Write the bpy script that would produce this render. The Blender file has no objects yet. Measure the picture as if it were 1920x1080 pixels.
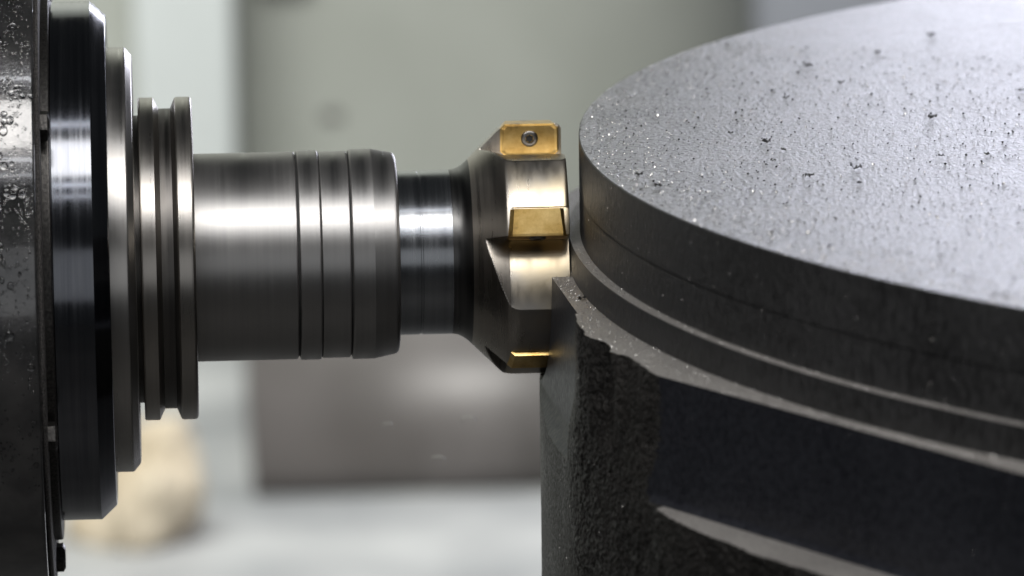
import bpy, bmesh, math, random
import numpy as np
from mathutils import Vector, Matrix

# ------------------------------------------------------------------ units
# the scene is laid out in small units "u" (0.132 mm); every mesh is scaled to metres
S = 0.000132
rad = math.radians
random.seed(7)
rng = np.random.default_rng(7)
scene = bpy.context.scene
C = scene.collection

# ------------------------------------------------------------------ camera
FPX = 11000.0                 # focal length in photograph pixels
EL = rad(10.146)              # looking down
YAW = 0.06                    # spindle axis runs slightly away to the right
ROLL = rad(-0.8)
fw = Vector((math.sin(YAW) * math.cos(EL), math.cos(YAW) * math.cos(EL), -math.sin(EL)))
up0 = Vector((math.sin(YAW) * math.sin(EL), math.cos(YAW) * math.sin(EL), math.cos(EL)))
rt0 = Vector((math.cos(YAW), -math.sin(YAW), 0.0))
rt = rt0 * math.cos(ROLL) + up0 * math.sin(ROLL)
up = -rt0 * math.sin(ROLL) + up0 * math.cos(ROLL)
cam_d = bpy.data.cameras.new('camera')
cam = bpy.data.objects.new('camera', cam_d)
C.objects.link(cam)
scene.camera = cam
loc = -fw * FPX * S
cam.matrix_world = Matrix(((rt.x, up.x, -fw.x, loc.x), (rt.y, up.y, -fw.y, loc.y), (rt.z, up.z, -fw.z, loc.z), (0, 0, 0, 1)))
cam_d.sensor_width = 36.0
cam_d.lens = 36.0 * FPX / 1920.0
cam_d.clip_start = 0.05
cam_d.clip_end = 100
cam_d.dof.use_dof = True
cam_d.dof.focus_distance = (FPX - 330) * S
cam_d.dof.aperture_fstop = 206.25 / 11.0
cam_d.dof.aperture_blades = 0

# ------------------------------------------------------------------ world, lamps, exposure
world = bpy.data.worlds.new('World')
scene.world = world
world.use_nodes = True
bg = world.node_tree.nodes['Background']
bg.inputs[0].default_value = (0.62, 0.66, 0.70, 1)
bg.inputs[1].default_value = 0.05


def area(name, loc, target, sx, sy, power, col):
    l = bpy.data.lights.new(name, 'AREA')
    l.shape = 'RECTANGLE'
    l.size = sx
    l.size_y = sy
    l.energy = power
    l.color = col
    o = bpy.data.objects.new(name, l)
    C.objects.link(o)
    o.location = loc
    d = Vector(target) - Vector(loc)
    z = -d.normalized()
    x = Vector((1, 0, 0)) - z * z.x
    x.normalize()
    y = z.cross(x)
    o.matrix_world = Matrix(((x.x, y.x, z.x, loc[0]), (x.y, y.y, z.y, loc[1]), (x.z, y.z, z.z, loc[2]), (0, 0, 0, 1)))
    return o


# machine work light above the door side (long panel along the spindle direction) and three thin tubes beside it
def strip(name, el, dist, width, power, col=(1.0, 0.97, 0.93)):
    e = rad(el)
    area(name, (-0.10, -dist * math.cos(e), 0.01 + dist * math.sin(e)), (-0.10, 0, 0.01), 1.5, width, power, col)


strip('work_light', 54, 0.98, 0.28, 9.8, (1.0, 0.98, 0.955))
strip('tube_light', 70, 1.0, 0.025, 1.1, (0.93, 0.95, 1.0))
strip('tube_light', 42, 1.0, 0.025, 0.9, (0.93, 0.95, 1.0))
strip('tube_light', 37, 1.0, 0.02, 0.5, (0.93, 0.95, 1.0))
# weak hall light from behind the camera
area('hall_light', (-0.3, -2.3, 0.15), (0.0, 0.0, 0.0), 2.0, 0.9, 2.6, (0.95, 0.97, 1.0))
# cool daylight strip high on the rear of the enclosure
area('rear_light', (1.27, 2.95, 0.31), (1.27, 0.0, 0.05), 1.7, 0.46, 25.0, (0.85, 0.865, 1.0))
# unseen lamp added to brighten the rear wall, aimed away from the tool
area('rear_wall_fill', (-0.5, 1.7, 1.45), (-0.35, 3.15, -0.15), 1.2, 0.7, 70.0, (0.98, 1.0, 0.97))

vs = scene.view_settings
vs.view_transform = 'Standard'
vs.look = 'None'
vs.exposure = 0.0
vs.gamma = 1.0
vs.use_curve_mapping = False
scene.cycles.use_denoising = True


# ------------------------------------------------------------------ material helpers
class NT:
    def __init__(self, name):
        self.m = bpy.data.materials.new(name)
        self.m.use_nodes = True
        self.t = self.m.node_tree
        self.b = self.t.nodes['Principled BSDF']

    def n(self, typ, **kw):
        nd = self.t.nodes.new(typ)
        for k, v in kw.items():
            setattr(nd, k, v)
        return nd

    def l(self, a, b):
        self.t.links.new(a, b)

    def set(self, **kw):
        for k, v in kw.items():
            self.b.inputs[k.replace('_', ' ')].default_value = v

    def coord(self, scale=(1, 1, 1)):
        tc = self.n('ShaderNodeTexCoord')
        mp = self.n('ShaderNodeMapping')
        mp.inputs['Scale'].default_value = scale
        self.l(tc.outputs['Object'], mp.inputs['Vector'])
        return mp.outputs['Vector']

    def noise(self, vec, scale, detail=3, rough=0.55):
        nd = self.n('ShaderNodeTexNoise')
        nd.inputs['Scale'].default_value = scale
        nd.inputs['Detail'].default_value = detail
        nd.inputs['Roughness'].default_value = rough
        self.l(vec, nd.inputs['Vector'])
        return nd.outputs['Fac']

    def ramp(self, fac, stops):
        nd = self.n('ShaderNodeValToRGB')
        el = nd.color_ramp.elements
        while len(el) < len(stops):
            el.new(0.5)
        for e, (p, c) in zip(el, stops):
            e.position = p
            e.color = (c, c, c, 1) if not isinstance(c, tuple) else (*c, 1)
        self.l(fac, nd.inputs['Fac'])
        return nd.outputs['Color']

    def mrange(self, fac, a, b, c, d):
        nd = self.n('ShaderNodeMapRange')
        for i, v in enumerate((a, b, c, d)):
            nd.inputs[i + 1].default_value = v
        self.l(fac, nd.inputs[0])
        return nd.outputs[0]

    def bump(self, h, strength, dist):
        nd = self.n('ShaderNodeBump')
        nd.inputs['Strength'].default_value = strength
        nd.inputs['Distance'].default_value = dist
        self.l(h, nd.inputs['Height'])
        self.l(nd.outputs['Normal'], self.b.inputs['Normal'])


def turned_steel(name, lo, hi, r0, r1, aniso=0.4, metallic=1.0):
    """lathe-turned steel: fine rings along the X axis of rotation"""
    k = NT(name)
    v = k.coord((1, 0.02, 0.02))
    f = k.noise(v, 900, 3, 0.6)
    f2 = k.noise(k.coord((1, 1, 1)), 60, 3)
    k.l(k.ramp(f, [(0.3, lo), (0.7, hi)]), k.b.inputs['Base Color'])
    mx = k.n('ShaderNodeMath', operation='MULTIPLY')
    k.l(f, mx.inputs[0])
    k.l(f2, mx.inputs[1])
    k.l(k.mrange(mx.outputs[0], 0.12, 0.38, r0, r1), k.b.inputs['Roughness'])
    k.set(Metallic=metallic, Anisotropic=aniso)
    k.bump(f, 0.02, 0.0001)
    return k.m


M = {}
M['shank'] = turned_steel('turned_steel', (0.355, 0.346, 0.337), (0.395, 0.384, 0.373), 0.36, 0.41)
M['flange'] = turned_steel('ground_steel', (0.36, 0.34, 0.31), (0.43, 0.40, 0.37), 0.27, 0.36)
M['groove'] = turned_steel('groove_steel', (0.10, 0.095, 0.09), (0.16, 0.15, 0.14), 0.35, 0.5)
M['nose'] = turned_steel('nose_steel', (0.40, 0.385, 0.36), (0.46, 0.44, 0.42), 0.26, 0.36)
M['neck'] = turned_steel('dark_steel', (0.27, 0.28, 0.295), (0.36, 0.37, 0.385), 0.2, 0.28)
M['ring'] = turned_steel('black_oxide', (0.115, 0.12, 0.135), (0.17, 0.175, 0.19), 0.10, 0.2)
M['cutter'] = turned_steel('cutter_steel', (0.38, 0.35, 0.31), (0.46, 0.42, 0.37), 0.24, 0.36)
M['flare'] = turned_steel('shaded_flare_steel', (0.07, 0.07, 0.07), (0.12, 0.118, 0.115), 0.25, 0.36)  # dark reflected surroundings put into the flare colour

k = NT('smear_tinted_steel')  # gold smear of the spinning inserts put into the rim colour
v = k.coord((1, 0.25, 0.25))
f = k.noise(v, 300, 4, 0.6)
f2 = k.noise(k.coord(), 45, 3)
k.l(k.ramp(f2, [(0.40, (0.40, 0.37, 0.33)), (0.62, (0.50, 0.42, 0.29))]), k.b.inputs['Base Color'])
k.l(k.mrange(f, 0.3, 0.7, 0.24, 0.42), k.b.inputs['Roughness'])
k.set(Metallic=1.0, Anisotropic=0.4)
M['rim'] = k.m

k = NT('gold_carbide')
v = k.coord()
f = k.noise(v, 160, 6, 0.7)
k.l(k.ramp(f, [(0.3, (0.34, 0.21, 0.08)), (0.45, (0.66, 0.43, 0.14)), (0.68, (0.86, 0.63, 0.27))]), k.b.inputs['Base Color'])
k.set(Metallic=1.0, Roughness=0.3)
M['gold'] = k.m

k = NT('screw_steel')
k.set(Base_Color=(0.22, 0.21, 0.20, 1), Metallic=1.0, Roughness=0.3)
M['screw'] = k.m
k = NT('recess_black')
k.set(Base_Color=(0.02, 0.02, 0.02, 1), Roughness=0.6)
M['recess'] = k.m

k = NT('wet_black_paint')
v = k.coord()
f = k.noise(v, 900, 5, 0.65)
f2 = k.noise(v, 110, 4, 0.6)
k.l(k.ramp(f2, [(0.35, (0.07, 0.07, 0.071)), (0.7, (0.15, 0.147, 0.145))]), k.b.inputs['Base Color'])
k.l(k.mrange(f2, 0.35, 0.7, 0.08, 0.22), k.b.inputs['Roughness'])
k.set(Metallic=0.8, Coat_Weight=1.0, Coat_Roughness=0.05)
k.bump(f, 0.14, 0.0003)
M['paint'] = k.m

k = NT('grimy_gasket')
v = k.coord()
f = k.noise(v, 2200, 4, 0.7)
k.l(k.ramp(f, [(0.35, (0.02, 0.019, 0.018)), (0.65, (0.16, 0.15, 0.145))]), k.b.inputs['Base Color'])
k.set(Metallic=0.6, Roughness=0.5)
k.bump(f, 0.9, 0.0006)
M['gasket'] = k.m

k = NT('oily_black_steel')
v = k.coord()
f = k.noise(v, 1500, 4, 0.6)
k.l(k.ramp(f, [(0.35, (0.03, 0.029, 0.028)), (0.7, (0.09, 0.085, 0.08))]), k.b.inputs['Base Color'])
k.set(Metallic=0.8, Roughness=0.35)
k.bump(f, 0.4, 0.0003)
M['bolt'] = k.m

k = NT('water')
k.set(Base_Color=(1, 1, 1, 1), Roughness=0.02, IOR=1.33, Transmission_Weight=1.0)
M['water'] = k.m


def iron(name, lo, hi, r0, r1, metallic, nscale, bstr, bdist, stretch=(1, 1, 1), pits=False):
    k = NT(name)
    v = k.coord(stretch)
    f = k.noise(v, nscale, 5, 0.62)
    f2 = k.noise(k.coord(), 28, 4, 0.6)
    mix = k.n('ShaderNodeMath', operation='MULTIPLY_ADD')
    k.l(f2, mix.inputs[0])
    mix.inputs[1].default_value = 0.35
    k.l(f, mix.inputs[2])
    col = k.ramp(mix.outputs[0], [(0.5, lo), (0.82, hi)])
    if pits:
        vo = k.n('ShaderNodeTexVoronoi')
        vo.inputs['Scale'].default_value = 380
        k.l(k.coord((1, 0.5, 1)), vo.inputs['Vector'])
        pit = k.ramp(vo.outputs['Distance'], [(0.12, 0.1), (0.24, 1.0)])
        ml = k.n('ShaderNodeMixRGB', blend_type='MULTIPLY')
        ml.inputs[0].default_value = 0.8
        k.l(col, ml.inputs[1])
        k.l(pit, ml.inputs[2])
        col = ml.outputs[0]
    k.l(col, k.b.inputs['Base Color'])
    k.l(k.mrange(mix.outputs[0], 0.5, 0.85, r0, r1), k.b.inputs['Roughness'])
    k.set(Metallic=metallic)
    k.bump(f, bstr, bdist)
    return k.m


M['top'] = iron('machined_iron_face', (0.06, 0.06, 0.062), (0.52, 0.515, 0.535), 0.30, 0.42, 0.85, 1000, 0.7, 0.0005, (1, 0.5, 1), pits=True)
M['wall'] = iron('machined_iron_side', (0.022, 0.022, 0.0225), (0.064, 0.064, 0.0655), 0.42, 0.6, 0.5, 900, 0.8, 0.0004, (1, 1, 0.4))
M['ledge'] = iron('dusty_lit_ledge', (0.20, 0.19, 0.18), (0.40, 0.38, 0.36), 0.42, 0.55, 0.45, 1700, 0.9, 0.0005)  # dust, plus light from above put into the base colour
M['flat'] = iron('milled_iron_flat', (0.013, 0.014, 0.019), (0.036, 0.038, 0.047), 0.36, 0.5, 0.4, 700, 0.4, 0.0003)  # slight blue tint stands in for a blue reflection
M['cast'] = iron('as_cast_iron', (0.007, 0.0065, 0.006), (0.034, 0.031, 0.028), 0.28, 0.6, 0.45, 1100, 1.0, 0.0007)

k = NT('bright_metal_dust')
k.set(Base_Color=(0.80, 0.78, 0.76, 1), Metallic=1.0, Roughness=0.25)
M['dust'] = k.m
k = NT('dark_chip_metal')
k.set(Base_Color=(0.05, 0.048, 0.045, 1), Metallic=0.7, Roughness=0.4)
M['chip'] = k.m


def sheet(name, lo, hi, rough, metallic=0.0, sc=6, stretch=(1, 1, 1), rot=0.0):
    k = NT(name)
    v = k.coord(stretch)
    v.node.inputs['Rotation'].default_value = (0, rot, 0)
    f = k.noise(v, sc, 4)
    k.l(k.ramp(f, [(0.35, lo), (0.65, hi)]), k.b.inputs['Base Color'])
    k.set(Roughness=rough, Metallic=metallic)
    return k.m


M['bgwall'] = sheet('grey_green_sheet', (0.36, 0.37, 0.33), (0.42, 0.43, 0.39), 0.6)
M['bgpost'] = sheet('pale_sheet', (0.62, 0.65, 0.64), (0.68, 0.71, 0.70), 0.5)
M['bgdark'] = sheet('dark_sheet', (0.085, 0.077, 0.072), (0.17, 0.155, 0.15), 0.45, 0.2, 9, (1, 1, 0.35), 0.6)
M['bgbrown'] = sheet('brown_grey_sheet', (0.21, 0.198, 0.188), (0.24, 0.225, 0.217), 0.6)
M['bgblue'] = sheet('blue_grey_sheet', (0.30, 0.31, 0.35), (0.34, 0.35, 0.39), 0.6)
M['bgfloor'] = sheet('pale_floor', (0.27, 0.275, 0.28), (0.48, 0.48, 0.47), 0.5, 0, 7)
M['bed'] = sheet('black_bed', (0.05, 0.049, 0.047), (0.09, 0.087, 0.084), 0.6)
M['bgtan'] = sheet('tan_cover', (0.46, 0.37, 0.25), (0.66, 0.57, 0.44), 0.7, 0, 9)


# ------------------------------------------------------------------ mesh helpers
def mesh_obj(name, verts, faces, mat, parent=None, smooth=False, loc_u=None):
    """one mesh object; verts in u"""
    me = bpy.data.meshes.new(name)
    v = np.asarray(verts, dtype=np.float64) * S
    me.from_pydata(v.tolist(), [], [tuple(int(i) for i in f) for f in faces])
    me.materials.append(mat)
    if smooth:
        me.shade_smooth()
    o = bpy.data.objects.new(name, me)
    C.objects.link(o)
    if parent is not None:
        o.parent = parent
    return o


def grid_obj(name, V, mat, parent=None, smooth=False, mask=None, closed=False):
    """V: (rows, cols, 3) array in u; mask (rows-1, cols-1) of faces to keep"""
    r, c = V.shape[:2]
    idx = np.arange(r * c).reshape(r, c)
    if closed:
        nxt = np.roll(idx, -1, axis=1)
        a, b, cc, d = idx[:-1], nxt[:-1], nxt[1:], idx[1:]
    else:
        a, b, cc, d = idx[:-1, :-1], idx[:-1, 1:], idx[1:, 1:], idx[1:, :-1]
    F = np.stack([a, b, cc, d], -1).reshape(-1, 4)
    if mask is not None:
        F = F[mask.reshape(-1)]
    P = V.reshape(-1, 3)
    used = np.unique(F)
    remap = np.full(len(P), -1)
    remap[used] = np.arange(len(used))
    F = remap[F]
    P = P[used] * S
    me = bpy.data.meshes.new(name)
    me.vertices.add(len(P))
    me.vertices.foreach_set('co', P.ravel())
    me.loops.add(F.size)
    me.loops.foreach_set('vertex_index', F.ravel().astype(np.int32))
    me.polygons.add(len(F))
    me.polygons.foreach_set('loop_start', (np.arange(len(F)) * 4).astype(np.int32))
    me.update(calc_edges=True)
    me.validate()
    me.materials.append(mat)
    if smooth:
        me.shade_smooth()
    o = bpy.data.objects.new(name, me)
    C.objects.link(o)
    if parent is not None:
        o.parent = parent
    return o


def empty(name, label, cat, at=(0, 0, 0), group=None):
    o = bpy.data.objects.new(name, None)
    o.empty_display_size = 0.02
    C.objects.link(o)
    o['label'] = label
    o['category'] = cat
    if group:
        o['group'] = group
    return o


AX = 72.0       # height of the spindle axis


def lathe_x(name, prof, mat, parent, seg=256, smooth_angle=True, sub=1):
    """revolve (x, r) points round the spindle axis; hard edges by doubled rings"""
    pts = []
    for i in range(len(prof) - 1):
        pts.append((prof[i], prof[i + 1]))
    ph = np.linspace(0, 2 * np.pi, seg, endpoint=False)
    verts, faces = [], []
    for (x0, r0), (x1, r1) in pts:
        base = len(verts)
        for x, r in ((x0, r0), (x1, r1)):
            for p in ph:
                verts.append((x, -r * math.cos(p), AX + r * math.sin(p)))
        for j in range(seg):
            jn = (j + 1) % seg
            faces.append((base + j, base + seg + j, base + seg + jn, base + jn))
    return mesh_obj(name, verts, faces, mat, parent, smooth=True)


def fillet(x0, r0, x1, r1, x2, r2, n=6):
    """quadratic rounding through a corner"""
    out = []
    for i in range(n + 1):
        t = i / n
        out.append(((1 - t) ** 2 * x0 + 2 * t * (1 - t) * x1 + t * t * x2, (1 - t) ** 2 * r0 + 2 * t * (1 - t) * r1 + t * t * r2))
    return out


def vnoise(P, seed):
    """value noise on (n, 3) points, 0..1"""
    P = np.asarray(P)
    i = np.floor(P).astype(np.int64)
    f = P - i
    f = f * f * (3 - 2 * f)

    def h(a, b, c):
        n = (a * 374761393 + b * 668265263 + c * 2147483647 + seed * 144665) & 0x7fffffff
        n = ((n ^ (n >> 13)) * 1274126177) & 0x7fffffff
        n = ((n ^ (n >> 16)) * 668265263) & 0x7fffffff
        return ((n ^ (n >> 15)) & 0xffff) / 65535.0
    r = 0
    for dx in (0, 1):
        for dy in (0, 1):
            for dz in (0, 1):
                w = (f[:, 0] if dx else 1 - f[:, 0]) * (f[:, 1] if dy else 1 - f[:, 1]) * (f[:, 2] if dz else 1 - f[:, 2])
                r = r + w * h(i[:, 0] + dx, i[:, 1] + dy, i[:, 2] + dz)
    return r


def unproj(px, py, y=None, z=None):
    """photograph pixel -> point (u) on the plane y or z"""
    d = fw * FPX + rt * (px - 960) - up * (py - 540)
    o = -fw * FPX
    t = (z - o.z) / d.z if z is not None else (y - o.y) / d.y
    return o + d * t


def box_verts(x0, x1, y0, y1, z0, z1):
    v = [(x0, y0, z0), (x1, y0, z0), (x1, y1, z0), (x0, y1, z0), (x0, y0, z1), (x1, y0, z1), (x1, y1, z1), (x0, y1, z1)]
    f = [(0, 3, 2, 1), (4, 5, 6, 7), (0, 1, 5, 4), (1, 2, 6, 5), (2, 3, 7, 6), (3, 0, 4, 7)]
    return v, f


# ------------------------------------------------------------------ the setting behind
YB = 24000.0
# sheet-metal wall whose right end is a large rounded corner turning away
xw = unproj(955, 200, y=YB).x
RW = 1750.0
prof = [(-20000.0, YB), (-6000.0, YB), (xw - 1500, YB)] + [(xw + RW * math.sin(rad(a)), YB + RW * (1 - math.cos(rad(a)))) for a in np.linspace(0, 80, 33)]
inner = [(x, y + 120.0) for x, y in prof]
vv, ff = [], []
for z in (-9000.0, 16000.0):
    vv += [(x, y, z) for x, y in prof] + [(x, y, z) for x, y in inner[::-1]]
n2 = 2 * len(prof)
for i in range(n2):
    ff.append((i, (i + 1) % n2, n2 + (i + 1) % n2, n2 + i))
o = mesh_obj('enclosure_wall', vv, ff, M['bgwall'], smooth=True)
o.data.set_sharp_from_angle(angle=rad(30))
o['kind'] = 'structure'
ZF = unproj(740, 925, y=19000).z
v, f = box_verts(-20000, 24000, 15000, YB + 3000, ZF - 300, ZF)
o = mesh_obj('floor', v, f, M['bgfloor'])
o['kind'] = 'structure'
v, f = box_verts(-20000, 24000, -14000, 14995, ZF - 300, ZF - 2)
o = mesh_obj('machine_bed', v, f, M['bed'])
o['kind'] = 'structure'


def bg_box(name, label, cat, px0, px1, py0, py1, y, depth, mat, bevel=60, to_floor=False, top_only=False):
    a = unproj(px0, py0, y=y)
    b = unproj(px1, py1, y=y)
    z0 = ZF + 3 if to_floor else b.z
    v, f = box_verts(a.x, b.x, y, y + depth, z0, a.z)
    o = mesh_obj(name, v, f, mat)
    bm = bmesh.new()
    bm.from_mesh(o.data)
    eds = [e for e in bm.edges if not top_only or all(q.co.z > (a.z - 1) * S and q.co.y < (y + 1) * S for q in e.verts)]
    bmesh.ops.bevel(bm, geom=eds, offset=bevel * S, segments=8, affect='EDGES', profile=0.5)
    bm.to_mesh(o.data)
    bm.free()
    o.data.shade_smooth()
    o['label'] = label
    o['category'] = cat
    return o


bg_box('wall_post', 'pale blurred upright post on the rear wall behind the spindle nose', 'post', 225, 455, -900, 700, 23300, 690, M['bgpost'], to_floor=True)
bg_box('machine_block', 'dark grey blurred metal block below the milling cutter', 'machine part', 470, 1500, 640, 920, 19000, 2600, M['bgdark'], bevel=700, to_floor=True, top_only=True)
bg_box('wall_panel', 'blue grey blurred panel at the top behind the iron disc', 'panel', 1395, 2500, -900, 700, 25000, 300, M['bgblue'], to_floor=True)
bm = bmesh.new()
bmesh.ops.create_icosphere(bm, subdivisions=5, radius=1.0)
cc = Vector(unproj(262, 985, y=18200))
for q in bm.verts:
    d = q.co.normalized()
    n1 = vnoise(np.array([[d.x * 2.2 + 9, d.y * 2.2 + 5, d.z * 2.2 + 7]]), 21)[0] - 0.5
    n2 = vnoise(np.array([[d.x * 7 + d.z * 4 + 30, d.y * 5 + 31, d.z * 3 - d.x * 3 + 33]]), 22)[0] - 0.5
    rr = 1 + 0.45 * n1 + 0.16 * n2
    z = d.z * rr * 470 + d.x * 260
    q.co = Vector((d.x * rr * 330, d.y * rr * 420, max(z, ZF + 3 - cc.z))) * S
me = bpy.data.meshes.new('crumpled_rag')
bm.to_mesh(me)
bm.free()
me.shade_smooth()
me.materials.append(M['bgtan'])
o = bpy.data.objects.new('crumpled_rag', me)
o.location = cc * S
C.objects.link(o)
o['label'] = 'tan crumpled cloth lying blurred below the spindle nose'
o['category'] = 'cloth'
bg_box('cable_box', 'small dark blurred box at the top of the rear wall', 'box', 475, 580, -160, -34, 23850, 140, M['bgdark'], to_floor=False)
p = unproj(622, 217, y=YB - 8)
bm = bmesh.new()
bmesh.ops.create_uvsphere(bm, u_segments=16, v_segments=10, radius=1.0)
bmesh.ops.scale(bm, vec=(62 * S, 14 * S, 36 * S), verts=bm.verts)
me = bpy.data.meshes.new('wall_plug')
bm.to_mesh(me)
bm.free()
me.shade_smooth()
me.materials.append(M['bgdark'])
o = bpy.data.objects.new('wall_plug', me)
o.location = Vector(p) * S
C.objects.link(o)
o['label'] = 'tiny dark plug on the grey rear wall above the tool shank'
o['category'] = 'plug'

# ------------------------------------------------------------------ spindle housing (left, static)
hs = empty('spindle_housing', 'wet black painted spindle housing at the left edge', 'spindle housing')
lathe_x('housing_body', [(-1700, 0), (-1700, 640), (-880, 640)] + fillet(-880, 640, -873, 640, -873, 634, 4) + [(-873, 500)], M['paint'], hs, 400)
lathe_x('gasket', [(-874, 604)] + fillet(-870, 607, -864, 607, -864, 601, 3) + [(-864, 500)], M['gasket'], hs, 400)
lathe_x('cover_disc', [(-866, 519), (-853, 519)] + fillet(-853, 519, -849, 519, -849, 515, 3) + [(-849, 440)], M['bolt'], hs, 400)


def hex_bolt(parent, x, r, phi):
    bm = bmesh.new()
    # flanged hexagon head, its axis along X
    prof = [(0, 30), (5, 31), (7, 26), (8, 24), (21, 24), (25, 20), (25.5, 0.01)]
    n = 24
    rings = []
    for i, (dx, rr) in enumerate(prof):
        ring = []
        for j in range(n):
            a = 2 * math.pi * j / n
            q = rr
            if 3 <= i <= 4:
                q = rr / max(math.cos(((a + math.pi / 6) % (math.pi / 3)) - math.pi / 6), 0.86)
            ring.append(bm.verts.new((dx * S, q * math.cos(a) * S, q * math.sin(a) * S)))
        rings.append(ring)
    for i in range(len(rings) - 1):
        for j in range(n):
            bm.faces.new((rings[i][j], rings[i + 1][j], rings[i + 1][(j + 1) % n], rings[i][(j + 1) % n]))
    me = bpy.data.meshes.new('bolt')
    bm.to_mesh(me)
    bm.free()
    me.materials.append(M['bolt'])
    o = bpy.data.objects.new('bolt', me)
    C.objects.link(o)
    o.parent = parent
    o.location = (x * S, -r * math.cos(phi) * S, (AX + r * math.sin(phi)) * S)
    o.rotation_euler.x = phi
    return o


for i in range(6):
    hex_bolt(hs, -872, 556, rad(35.5 - 60 * i))

# water droplets on the housing: too many to count
dv, df = [], []
n_d = 0
phs = rng.uniform(rad(-30), rad(72), 7000)
xs = rng.uniform(-1010, -878, 7000)
pn = vnoise(np.stack([xs / 26, phs * 640 / 40, phs * 0], 1), 3)
for x, ph, q in zip(xs, phs, pn):
    if rng.random() > (0.12 + 1.5 * max(0, q - 0.35)) * (1.0 if ph > rad(2) else 0.45):
        continue
    rr = 1.2 + 2.0 * rng.random() ** 2
    if rng.random() < 0.06:
        rr = 4 + 5 * rng.random()
    hgt = rr * rng.uniform(0.4, 0.7)
    el = rng.uniform(1, 1.5)
    cph, sph = math.cos(ph), math.sin(ph)
    base = len(dv)
    R0 = 639.7
    N = 8
    for lev, (a, b) in enumerate(((1.0, 0.0), (0.82, 0.55), (0.45, 0.9))):
        for j in range(N):
            t = 2 * math.pi * j / N
            ox = a * rr * math.cos(t)
            ot = a * rr * el * math.sin(t)
            R = R0 + b * hgt
            pp = ph + ot / 640
            dv.append((x + ox, -R * math.cos(pp), AX + R * math.sin(pp)))
    dv.append((x, -(R0 + hgt) * cph, AX + (R0 + hgt) * sph))
    for lev in range(2):
        for j in range(N):
            jn = (j + 1) % N
            df.append((base + lev * N + j, base + lev * N + jn, base + (lev + 1) * N + jn, base + (lev + 1) * N + j))
    for j in range(N):
        df.append((base + 2 * N + j, base + 2 * N + (j + 1) % N, base + 3 * N))
o = mesh_obj('water_droplets', dv, df, M['water'], None, smooth=True)
o['kind'] = 'stuff'
o['label'] = 'clear water droplets clinging to the black spindle housing'
o['category'] = 'water'

# ------------------------------------------------------------------ spindle nose (rotating)
sp = empty('spindle_nose', 'stepped spindle nose with black ring and grey steel disc', 'spindle nose')
lathe_x('black_ring', [(-850, 400), (-850, 480)] + fillet(-850, 480, -850, 483, -847, 483, 3) + [(-776, 483)] + [(-749, 458)] + fillet(-749, 458, -747, 456, -747, 452, 3) + [(-747, 380)], M['ring'], sp, 512)
lathe_x('steel_disc', [(-748, 396), (-717, 396)] + fillet(-717, 396, -715, 396, -713, 394, 3) + [(-703, 382)] + fillet(-703, 382, -701, 379, -701, 374, 4) + [(-701, 200)], M['nose'], sp, 512)

# ------------------------------------------------------------------ tool holder
th = empty('tool_holder', 'brushed steel tool holder with grooved flange and stepped collar', 'tool holder')
lathe_x('taper_seat', [(-702, 268), (-690, 268)], M['groove'], th, 256)
lathe_x('flange', [(-692, 200), (-692, 297)] + fillet(-692, 297, -692, 301, -688, 301, 3) + [(-664, 301), (-654, 280)], M['flange'], th, 512)
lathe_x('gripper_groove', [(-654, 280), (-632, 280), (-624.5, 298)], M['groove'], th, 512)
lathe_x('flange', [(-624.5, 298)] + fillet(-624.5, 298, -623, 301, -620, 301, 3) + [(-600, 301)] + fillet(-600, 301, -592, 301, -592, 292, 5) + [(-592, 180)], M['flange'], th, 512)
lathe_x('shank', [(-594, 194), (-407, 194)] + fillet(-407, 194, -403.5, 194, -403.5, 190, 3) + [(-403.5, 180)], M['shank'], th, 512)
lathe_x('groove_band', [(-404, 188.5), (-399, 188.5)], M['recess'], th, 256)
lathe_x('collar', [(-400, 180), (-400, 192)] + fillet(-400, 192, -400, 195.5, -397, 195.5, 3) + [(-364, 195.5)] + fillet(-364, 195.5, -361, 195.5, -360.5, 193, 3) + [(-360.5, 185)], M['shank'], th, 512)
lathe_x('groove_band', [(-361, 190), (-358.5, 190)], M['recess'], th, 256)
lathe_x('collar', [(-359, 186), (-359, 190.5)] + fillet(-359, 190.5, -359, 193, -356, 193, 3) + [(-309, 193)] + fillet(-309, 193, -306, 193, -306, 190, 3) + [(-306, 180)], M['shank'], th, 512)
lathe_x('groove_band', [(-306.5, 188), (-303, 188)], M['recess'], th, 256)
lathe_x('clamping_nut', [(-303.5, 180), (-303.5, 193)] + fillet(-303.5, 193, -303, 196, -299, 196.3, 3) + [(-262, 196.3)], M['shank'], th, 512)
lathe_x('nut_taper', [(-262, 196.3), (-224, 188.5)] + fillet(-224, 188.5, -216, 187, -215, 178, 5) + [(-215, 120)], M['shank'], th, 512)

# ------------------------------------------------------------------ milling cutter
mc = empty('milling_cutter', 'indexable milling cutter with gold inserts on a dark neck', 'milling cutter')
lathe_x('neck', [(-217, 153.5), (-176, 153.5)] + [(-175, 152.2), (-172, 152.2), (-171, 153.5), (-116, 153.5)], M['neck'], mc, 512)

NI = 5
PH0 = 88.0                     # top insert
INS = [PH0 - 72.0 * i for i in range(NI)]
XF = 95.0


def flare(x):
    if x < -82:
        t = max(0.0, (x + 116) / 34.0)
        return 153.5 + 16.5 * t * t
    if x < -20:
        return 170.0 + (x + 82) * 0.985
    if x < 2:
        t = (x + 20) / 22.0
        return 231.07 + 4.9 * (1 - (1 - t) ** 2)
    return 236.0


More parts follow.
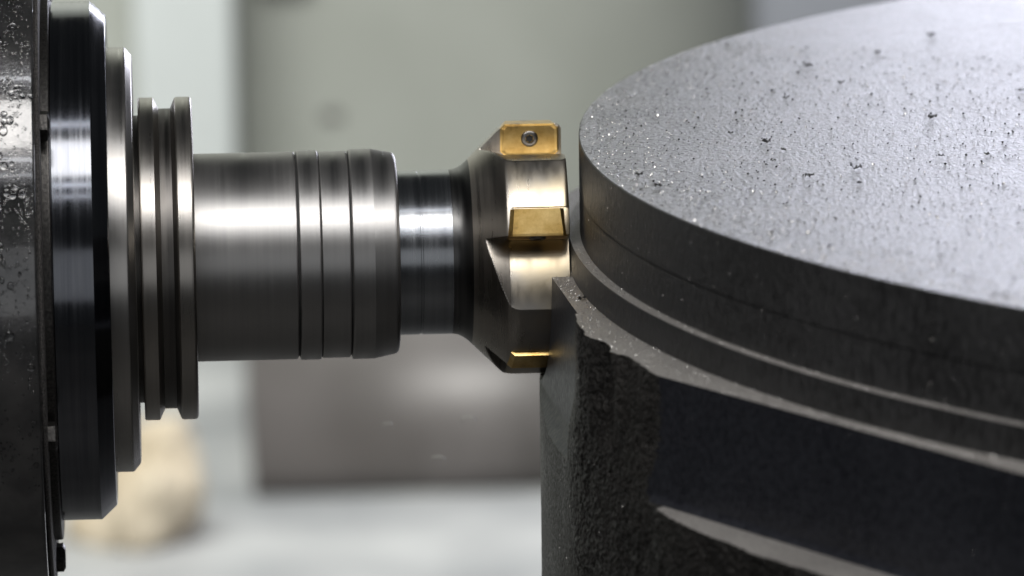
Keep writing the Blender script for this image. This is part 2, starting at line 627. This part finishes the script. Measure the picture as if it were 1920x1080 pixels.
xs = np.concatenate([np.linspace(-116, -20, 49), np.linspace(-18, 84, 35), np.array([88, 91, 93.5, 95.0])])
rp = np.array([flare(x) for x in xs])
rp[-3:] -= np.array([0.8, 2.5, 5.0])
ph = np.radians(np.arange(0, 360, 0.4))
X, PH = np.meshgrid(xs, ph, indexing='ij')
Rr = np.repeat(rp[:, None], len(ph), 1)
for a in INS:
    d = (a - np.degrees(PH)) % 360.0            # degrees ahead of the insert face (towards lower angles)
    t = np.clip(d / 36.0, 0, 1)
    floor = 178.0 + 62.0 * t ** 1.3
    run = np.where(X < -14, (-14 - X) * 0.35, 0) + 0
    floor = floor + run * (1 - 0.2 * t)
    fl = np.where(d < 36.0, floor, 999.0)
    Rr = np.minimum(Rr, fl)
    # pocket land just behind the insert, a little lower
    d2 = (np.degrees(PH) - a) % 360.0
    Rr = np.where((d2 < 13) & (X > -15), np.minimum(Rr, 234.0), Rr)
V = np.stack([X, -Rr * np.cos(PH), AX + Rr * np.sin(PH)], -1)
isplit = int(np.searchsorted(xs, -80))
irim = int(np.searchsorted(xs, -17))
o = grid_obj('cutter_body', V[isplit:irim + 1], M['cutter'], mc, smooth=True, closed=True)
o.data.set_sharp_from_angle(angle=rad(28))
o = grid_obj('cutter_rim', V[irim:], M['rim'], mc, smooth=True, closed=True)
o.data.set_sharp_from_angle(angle=rad(28))
grid_obj('flare', V[:isplit + 1], M['flare'], mc, smooth=True, closed=True)
lathe_x('end_face', [(95, 180), (95, 60)], M['cutter'], mc, 128)


def insert(parent, a):
    """square indexable insert with a chamfered edge and a centre screw; local: x along axis, y = outward, z = towards rotation"""
    x0, x1, r0, r1, thk = -19.0, 90.0, 180.0, 240.0, 50.0
    ph = rad(a)
    er = Vector((0, -math.cos(ph), math.sin(ph)))       # outward
    et = Vector((0, -math.sin(ph), -math.cos(ph)))      # towards lower angle (rake side)
    # d(er)/d(phi) = (0, sin, cos); lower angle is its negative
    bm = bmesh.new()

    def P(x, r, t):
        w = Vector((x, 0, AX)) + er * r + et * t
        return w * S
    out = [(x0 + 8, r0), (x1 - 8, r0), (x1, r0 + 8), (x1, r1 - 8), (x1 - 8, r1), (x0 + 8, r1), (x0, r1 - 8), (x0, r0 + 8)]
    cx, cr = (x0 + x1) / 2, (r0 + r1) / 2

    def loop(k, t, dr=0):
        return [bm.verts.new(P(cx + (x - cx) * k, cr + (r - cr) * k, t)) for x, r in out]
    L = [loop(0.90, -thk), loop(1.0, -3), loop(1.0, 1.0), loop(0.95, 1.6), loop(0.86, 0.8), loop(0.7, 0.9)]
    n = len(out)
    for i in range(len(L) - 1):
        for j in range(n):
            bm.faces.new((L[i][j], L[i][(j + 1) % n], L[i + 1][(j + 1) % n], L[i + 1][j]))
    bm.faces.new(L[0][::-1])
    bm.faces.new(L[-1])
    bmesh.ops.recalc_face_normals(bm, faces=bm.faces[:])
    me = bpy.data.meshes.new('insert')
    bm.to_mesh(me)
    bm.free()
    me.materials.append(M['gold'])
    o = bpy.data.objects.new('insert', me)
    C.objects.link(o)
    o.parent = parent
    # countersunk screw with a star recess
    bm = bmesh.new()
    sx, sr = 36.0, 212.0
    rows = [(16.0, 0.6), (15.5, 3.4), (12.5, 5.2), (8.0, 5.0)]
    n = 24
    rg = []
    for rr, t in rows:
        rg.append([bm.verts.new(P(sx + rr * math.cos(2 * math.pi * j / n), sr + rr * math.sin(2 * math.pi * j / n), t)) for j in range(n)])
    for i in range(len(rg) - 1):
        for j in range(n):
            bm.faces.new((rg[i][j], rg[i][(j + 1) % n], rg[i + 1][(j + 1) % n], rg[i + 1][j]))
    bmesh.ops.recalc_face_normals(bm, faces=bm.faces[:])
    me = bpy.data.meshes.new('screw')
    bm.to_mesh(me)
    bm.free()
    me.materials.append(M['screw'])
    me.shade_smooth()
    s = bpy.data.objects.new('screw', me)
    C.objects.link(s)
    s.parent = o
    bm = bmesh.new()
    q = [bm.verts.new(P(sx + (7.8 if j % 2 else 6.0) * math.cos(math.pi * j / 6), sr + (7.8 if j % 2 else 6.0) * math.sin(math.pi * j / 6), 2.2)) for j in range(12)]
    bm.faces.new(q)
    bmesh.ops.recalc_face_normals(bm, faces=bm.faces[:])
    me = bpy.data.meshes.new('screw_recess')
    bm.to_mesh(me)
    bm.free()
    me.materials.append(M['recess'])
    s2 = bpy.data.objects.new('screw_recess', me)
    C.objects.link(s2)
    s2.parent = o
    return o


for a in INS:
    insert(mc, a)

# ------------------------------------------------------------------ the iron work piece
L0, CY = 2988.8, -250.0
R1, R2, RF = 2870.7, 2891.4, 2926.0
H1, H2, H3, H4 = 296.7, 117.3, 61.6, -157.0
wp = empty('iron_disc', 'large round cast iron work piece with milled rim flats', 'work piece')


def lathe_z(name, prof, mat, parent, seg=900):
    t = np.linspace(0, 2 * np.pi, seg, endpoint=False)
    verts, faces = [], []
    for (r0, z0), (r1, z1) in zip(prof[:-1], prof[1:]):
        base = len(verts)
        for r, z in ((r0, z0), (r1, z1)):
            for a in t:
                verts.append((L0 + r * math.cos(a), CY + r * math.sin(a), z))
        for j in range(seg):
            jn = (j + 1) % seg
            faces.append((base + j, base + jn, base + seg + jn, base + seg + j))
    return mesh_obj(name, verts, faces, mat, parent, smooth=True)


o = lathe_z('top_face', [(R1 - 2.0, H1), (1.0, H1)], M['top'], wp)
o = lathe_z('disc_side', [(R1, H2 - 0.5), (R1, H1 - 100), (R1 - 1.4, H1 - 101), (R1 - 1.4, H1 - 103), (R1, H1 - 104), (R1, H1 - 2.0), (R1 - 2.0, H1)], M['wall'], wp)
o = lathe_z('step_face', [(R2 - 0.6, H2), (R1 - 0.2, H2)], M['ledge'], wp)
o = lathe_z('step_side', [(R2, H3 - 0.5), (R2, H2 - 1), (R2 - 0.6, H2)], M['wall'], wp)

# rim: radius as a function of angle and height, milled flats cut in
fine = np.radians(np.arange(166.0, 224.0, 0.05))
coarse = np.radians(np.arange(224.0, 526.0, 1.0))
TH = np.concatenate([fine, coarse])
ZZ = np.concatenate([np.arange(H3, H4, -2.4), np.arange(H4, -235.0, -2.4), np.arange(-235, -620, -3.0)])
T2, Z2 = np.meshgrid(TH, ZZ)
deg = np.degrees(T2)


def rim_base(dg, z):
    hi = np.interp(dg, [166, 180, 183, 187, 189.5, 192, 194.5, 197.5, 201, 224, 240], [2940, 2936, 2934, 2937, 2956, 2968, 2958, 2972, 2985, 2990, 2990])
    lo = np.interp(dg, [166, 180, 188, 193, 197, 201, 206, 240, 330], [2950, 2949, 2956, 2968, 2978, 3006, 3016, 3018, 2945])
    w = np.clip((-60 - z) / 110.0, 0, 1)
    return hi + (lo - hi) * w * w * (3 - 2 * w)


rb = rim_base(deg, Z2)
Xc = L0 + rb * np.cos(T2)
Yc = CY + rb * np.sin(T2)
Pn = np.stack([Xc.ravel(), Yc.ravel(), Z2.ravel()], 1)
nz = ((vnoise(Pn / 70, 1) - 0.5) * 12 + (vnoise(Pn / 26, 2) - 0.5) * 4 + (vnoise(Pn / 11, 4) - 0.5) * 4 + (vnoise(Pn / 5, 5) - 0.5) * 5.5).reshape(T2.shape)
calm = np.where(deg > 300, 0.12, 0.12 + 0.88 * np.clip((deg - 187.5) / 2.5, 0, 1))          # the skin beside the first flat is smoother
# a torn ridge running down the skin between the two flats
ridge = np.exp(-((deg - (194.4 + (H3 - Z2) * 0.004)) / 0.55) ** 2) * np.clip((Z2 + 90) / 60, 0, 1) * 16
hollow = -np.exp(-((deg - (192.6 + (H3 - Z2) * 0.004)) / 0.9) ** 2) * np.clip((Z2 + 130) / 90, 0, 1) * 13
Rg = rb + nz * calm + ridge + hollow
kind = np.zeros(Rg.shape, int)                    # 0 skin, 1 flat one, 2 flat two, 3 pocket floor


def cut(Rg, kind, limit, code):
    m = limit < Rg
    kind[m] = code
    return np.minimum(Rg, limit)


# flat one (being milled): bottom runs out with a slope
lim = (RF - 0.5) / np.maximum(np.cos(T2 - rad(183.1)), 0.2)
slope = np.clip((-172 - Z2) / 34.0, 0, 3)
lim1 = lim + 26 * slope ** 1.3 + np.where((deg > 187.2), 999, 0)
Rg = cut(Rg, kind, lim1, 1)
# other flats: square pockets with a floor
for a0 in (209.4,):
    lim = RF / np.maximum(np.cos(T2 - rad(a0)), 0.2)
    edge = 197.45 + (vnoise(np.stack([Z2.ravel() / 9, Z2.ravel() * 0, Z2.ravel() * 0], 1), 9).reshape(Z2.shape) - 0.5) * 0.35
    fil = np.clip((H4 + 16 - Z2) / 16.0, 0, 1)
    lim2 = lim + 7 * fil ** 2 + np.where((deg < edge) | (Z2 < H4 - 0.1), 9999, 0)
    Rg = cut(Rg, kind, lim2, 2)
# swept volume of the cutter in its present position
Yg = CY + Rg * np.sin(T2)
ins = ((Yg - 0) ** 2 + (Z2 - AX) ** 2 < 242.0 ** 2) & (np.cos(T2) < 0)
lim3 = np.where(ins, (L0 - 98.0) / np.maximum(-np.cos(T2), 0.2), 9999)
Rg = cut(Rg, kind, lim3, 1)
Rg = np.maximum(Rg, R2 + 1.0)
Vg = np.stack([L0 + Rg * np.cos(T2), CY + Rg * np.sin(T2), Z2], -1)
Vg = np.concatenate([Vg, Vg[:, :1]], 1)[:, ::-1]
kq = np.concatenate([kind, kind[:, :1]], 1)[:, ::-1]
k4 = np.stack([kq[:-1, :-1], kq[:-1, 1:], kq[1:, 1:], kq[1:, :-1]], -1)
Rq = np.concatenate([Rg, Rg[:, :1]], 1)[:, ::-1]
dR = np.abs(Rq[1:, :-1] - Rq[:-1, :-1])
zrow = np.repeat(((ZZ[:-1] + ZZ[1:]) / 2)[:, None], k4.shape[1], 1)
is_floor = (dR > 14) & (k4.max(-1) == 2) & (np.abs(zrow - H4) < 6)
all1 = (k4 == 1).all(-1)
all2 = (k4 == 2).all(-1) & ~is_floor
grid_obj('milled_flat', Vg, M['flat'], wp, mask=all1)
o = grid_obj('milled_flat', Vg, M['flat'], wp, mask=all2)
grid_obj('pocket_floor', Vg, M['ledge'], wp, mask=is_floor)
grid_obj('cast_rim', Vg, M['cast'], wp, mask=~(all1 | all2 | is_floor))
# ledge between the step and the rim
top_in = np.stack([L0 + (R2 - 0.5) * np.cos(TH), CY + (R2 - 0.5) * np.sin(TH), 0 * TH + H3], -1)
top_out = np.stack([L0 + Rg[0] * np.cos(TH), CY + Rg[0] * np.sin(TH), 0 * TH + H3], -1)
VL = np.stack([top_in, top_out], 0)
VL = np.concatenate([VL, VL[:, :1]], 1)[:, ::-1][::-1]
grid_obj('rim_ledge', VL, M['ledge'], wp)

# ------------------------------------------------------------------ metal dust: bright specks on the machined faces
def flakes(name, pts, sizes, mat, label, tilt=0.7):
    vv, ff = [], []
    for (x, y, z), s in zip(pts, sizes):
        a = rng.uniform(0, 2 * math.pi)
        n = Vector((rng.normal(0, tilt), rng.normal(0, tilt), 1)).normalized()
        t = n.orthogonal().normalized()
        b = n.cross(t)
        k = rng.uniform(0.5, 1.0)
        base = len(vv)
        h = abs(t.z) * s + abs(b.z) * s * k
        for q in range(4):
            u = math.cos(a + q * math.pi / 2) * s
            w = math.sin(a + q * math.pi / 2) * s * k
            p = Vector((x, y, z + h * 0.6)) + t * u + b * w
            vv.append(tuple(p))
        vv.append(tuple(Vector((x, y, z + h * 0.6)) + n * s * 0.35))
        ff += [(base, base + 1, base + 4), (base + 1, base + 2, base + 4), (base + 2, base + 3, base + 4), (base + 3, base, base + 4), (base + 3, base + 2, base + 1, base)]
    o = mesh_obj(name, vv, ff, mat)
    o['kind'] = 'stuff'
    o['label'] = label
    o['category'] = 'dust'
    return o


pts, sz = [], []
while len(pts) < 8000:
    th_ = rng.uniform(rad(150), rad(232))
    r = R1 * math.sqrt(rng.uniform(0.25, 1.0))
    if rng.random() < 0.35:
        r = R1 - 2 - abs(rng.normal(0, 120))
    pts.append((L0 + r * math.cos(th_), CY + r * math.sin(th_), H1))
    sz.append(1.0 + 0.8 * rng.random() + (1.8 * rng.random() if rng.random() < 0.08 else 0))
for i in range(2600):
    th_ = rng.uniform(rad(176), rad(222))
    j = int(np.clip(np.searchsorted(TH, th_), 0, len(TH) - 1))
    ro = Rg[0][j]
    r = R2 + 0.5 + rng.random() * max(0.3, ro - R2 - 1.5)
    pts.append((L0 + r * math.cos(th_), CY + r * math.sin(th_), H3))
    sz.append(0.6 + 0.8 * rng.random() + (1.2 * rng.random() if rng.random() < 0.05 else 0))
for i in range(900):
    th_ = rng.uniform(rad(180), rad(222))
    r = rng.uniform(R1 + 1, R2 - 1)
    pts.append((L0 + r * math.cos(th_), CY + r * math.sin(th_), H2))
    sz.append(0.6 + 0.7 * rng.random())
for i in range(1500):
    jr = int(rng.integers(0, Rg.shape[0]))
    jc = int(rng.integers(0, len(fine)))
    if deg[jr, jc] < 182 or (kind[jr, jc] != 0 and rng.random() < 0.8):
        continue
    P_ = Vg[jr, Vg.shape[1] - 1 - jc]
    pts.append((P_[0] + 0.9 * math.cos(TH[jc]), P_[1] + 0.9 * math.sin(TH[jc]), P_[2]))
    sz.append(0.4 + 0.5 * rng.random())
for i in range(700):
    th_ = rng.uniform(rad(182), rad(222))
    z_ = rng.uniform(H2, H1)
    pts.append((L0 + (R1 + 0.8) * math.cos(th_), CY + (R1 + 0.8) * math.sin(th_), z_))
    sz.append(0.4 + 0.6 * rng.random())
flakes('metal_dust', pts, sz, M['dust'], 'fine bright metal dust scattered over the iron disc', tilt=1.4)
pts, sz = [], []
while len(pts) < 3200:
    th_ = rng.uniform(rad(150), rad(232))
    r = R1 * math.sqrt(rng.uniform(0.25, 0.99))
    pts.append((L0 + r * math.cos(th_), CY + r * math.sin(th_), H1))
    sz.append(0.8 + 2.6 * rng.random() ** 3)
flakes('iron_grit', pts, sz, M['chip'], 'dark iron grit scattered over the top of the disc', tilt=0.9)

# ------------------------------------------------------------------ larger chips lying on the disc, one object each
def chip(px, py, size, label, z=H1):
    p = unproj(px, py, z=z)
    r = random.Random(int(px * 7 + py))
    vv, ff = [], []
    n = 7
    w = size * 0.35
    ang = r.uniform(-0.5, 0.5)
    pts = []
    a = 0
    cx = -size / 2
    for i in range(n):
        t = i / (n - 1)
        cx2 = -size / 2 + size * t
        pts.append((cx2, r.uniform(-0.25, 0.25) * size, abs(math.sin(t * 5 + r.uniform(0, 1.5))) * size * 0.33))
    for i, (x, y, zz) in enumerate(pts):
        ww = w * (0.35 + 0.65 * math.sin(math.pi * (i + 0.6) / (n + 0.2))) * r.uniform(0.6, 1.3)
        lift = r.uniform(0.0, 0.3) * size
        tk = size * 0.07
        vv += [(x, y - ww, zz), (x, y + ww, zz + lift), (x, y + ww, zz + lift + tk), (x, y - ww, zz + tk)]
    for i in range(n - 1):
        b = 4 * i
        for q in range(4):
            ff.append((b + q, b + (q + 1) % 4, b + 4 + (q + 1) % 4, b + 4 + q))
    ff.append((0, 3, 2, 1))
    ff.append(tuple(4 * (n - 1) + q for q in range(4)))
    o = mesh_obj('metal_chip', vv, ff, M['chip'])
    o.location = Vector((p.x, p.y, z + 0.3)) * S
    o.rotation_euler.z = ang
    o['label'] = label
    o['category'] = 'chip'
    o['group'] = 'metal chips on the disc'
    return o


for (px, py, s, lab) in [
    (1605, 318, 21, 'largest dark curled chip at the middle of the disc top'),
    (1518, 333, 16, 'flat dark chip just left of the largest curled chip'),
    (1748, 224, 17, 'dark upright chip alone at the right of the disc top'),
    (1437, 269, 16, 'dark chip left of centre with nothing close around it'),
    (1234, 351, 13, 'small dark chip nearest the left rim of the disc'),
    (1198, 331, 13, 'thin flat dark chip at the far left of the disc'),
    (1612, 346, 10, 'tiny dark chip directly below the largest curled chip'),
    (1515, 127, 17, 'blurred dark chip in the far half of the disc, left'),
    (1745, 70, 17, 'blurred dark chip near the far rim at the upper right'),
    (1578, 157, 12, 'small blurred chip right of the blurred far chip'),
    (1474, 185, 11, 'small blurred chip in the left far part of the disc'),
    (1370, 252, 10, 'tiny chip up and left of the lone dark chip'),
    (1470, 283, 10, 'tiny chip just right of the lone dark chip'),
    (1450, 303, 10, 'tiny chip below the lone dark chip'),
    (1765, 295, 11, 'small chip below the upright chip on the right'),
    (1850, 292, 11, 'small chip near the right border at middle height'),
    (1915, 172, 12, 'small chip cut by the right border of the picture'),
    (1645, 100, 12, 'small blurred chip in the far middle of the disc'),
]:
    chip(px, py, s, lab)
chip(1091, 563, 14, 'thin dark chip on the narrow ledge beside the cutter', z=H3)


def flying(px, py, y, size, label):
    p = unproj(px, py, y=y)
    bm = bmesh.new()
    n = 10
    rows = []
    for i in range(n):
        a = -0.5 + 3.9 * i / (n - 1)
        rr = size * (0.5 + 0.1 * math.sin(3 * a))
        w = size * 0.10 * math.sin(math.pi * (i + 0.7) / (n + 0.4))
        c = Vector((rr * math.cos(a), 0.15 * size * i / n, rr * math.sin(a)))
        nrm = Vector((math.cos(a), 0, math.sin(a)))
        rows.append([bm.verts.new((c + Vector((0, -w, 0))) * S), bm.verts.new((c + Vector((0, w, 0))) * S), bm.verts.new((c + Vector((0, w, 0)) + nrm * size * 0.05) * S), bm.verts.new((c + Vector((0, -w, 0)) + nrm * size * 0.05) * S)])
    for i in range(n - 1):
        for q in range(4):
            bm.faces.new((rows[i][q], rows[i][(q + 1) % 4], rows[i + 1][(q + 1) % 4], rows[i + 1][q]))
    bm.faces.new(rows[0][::-1])
    bm.faces.new(rows[-1])
    bmesh.ops.recalc_face_normals(bm, faces=bm.faces[:])
    me = bpy.data.meshes.new('flying_chip')
    bm.to_mesh(me)
    bm.free()
    me.materials.append(M['dust'])
    o = bpy.data.objects.new('flying_chip', me)
    C.objects.link(o)
    o.location = Vector(p) * S
    o['label'] = label
    o['category'] = 'chip'
    o['group'] = 'chips flying below the cutter'
    return o


flying(880, 792, 1000, 24, 'pale blurred chip in the air below the cutter, rightmost of three')
flying(822, 866, 1000, 24, 'pale blurred chip in the air, lowest of the three below the cutter')
flying(727, 801, 1000, 17, 'pale blurred chip in the air, leftmost of three below the tool')
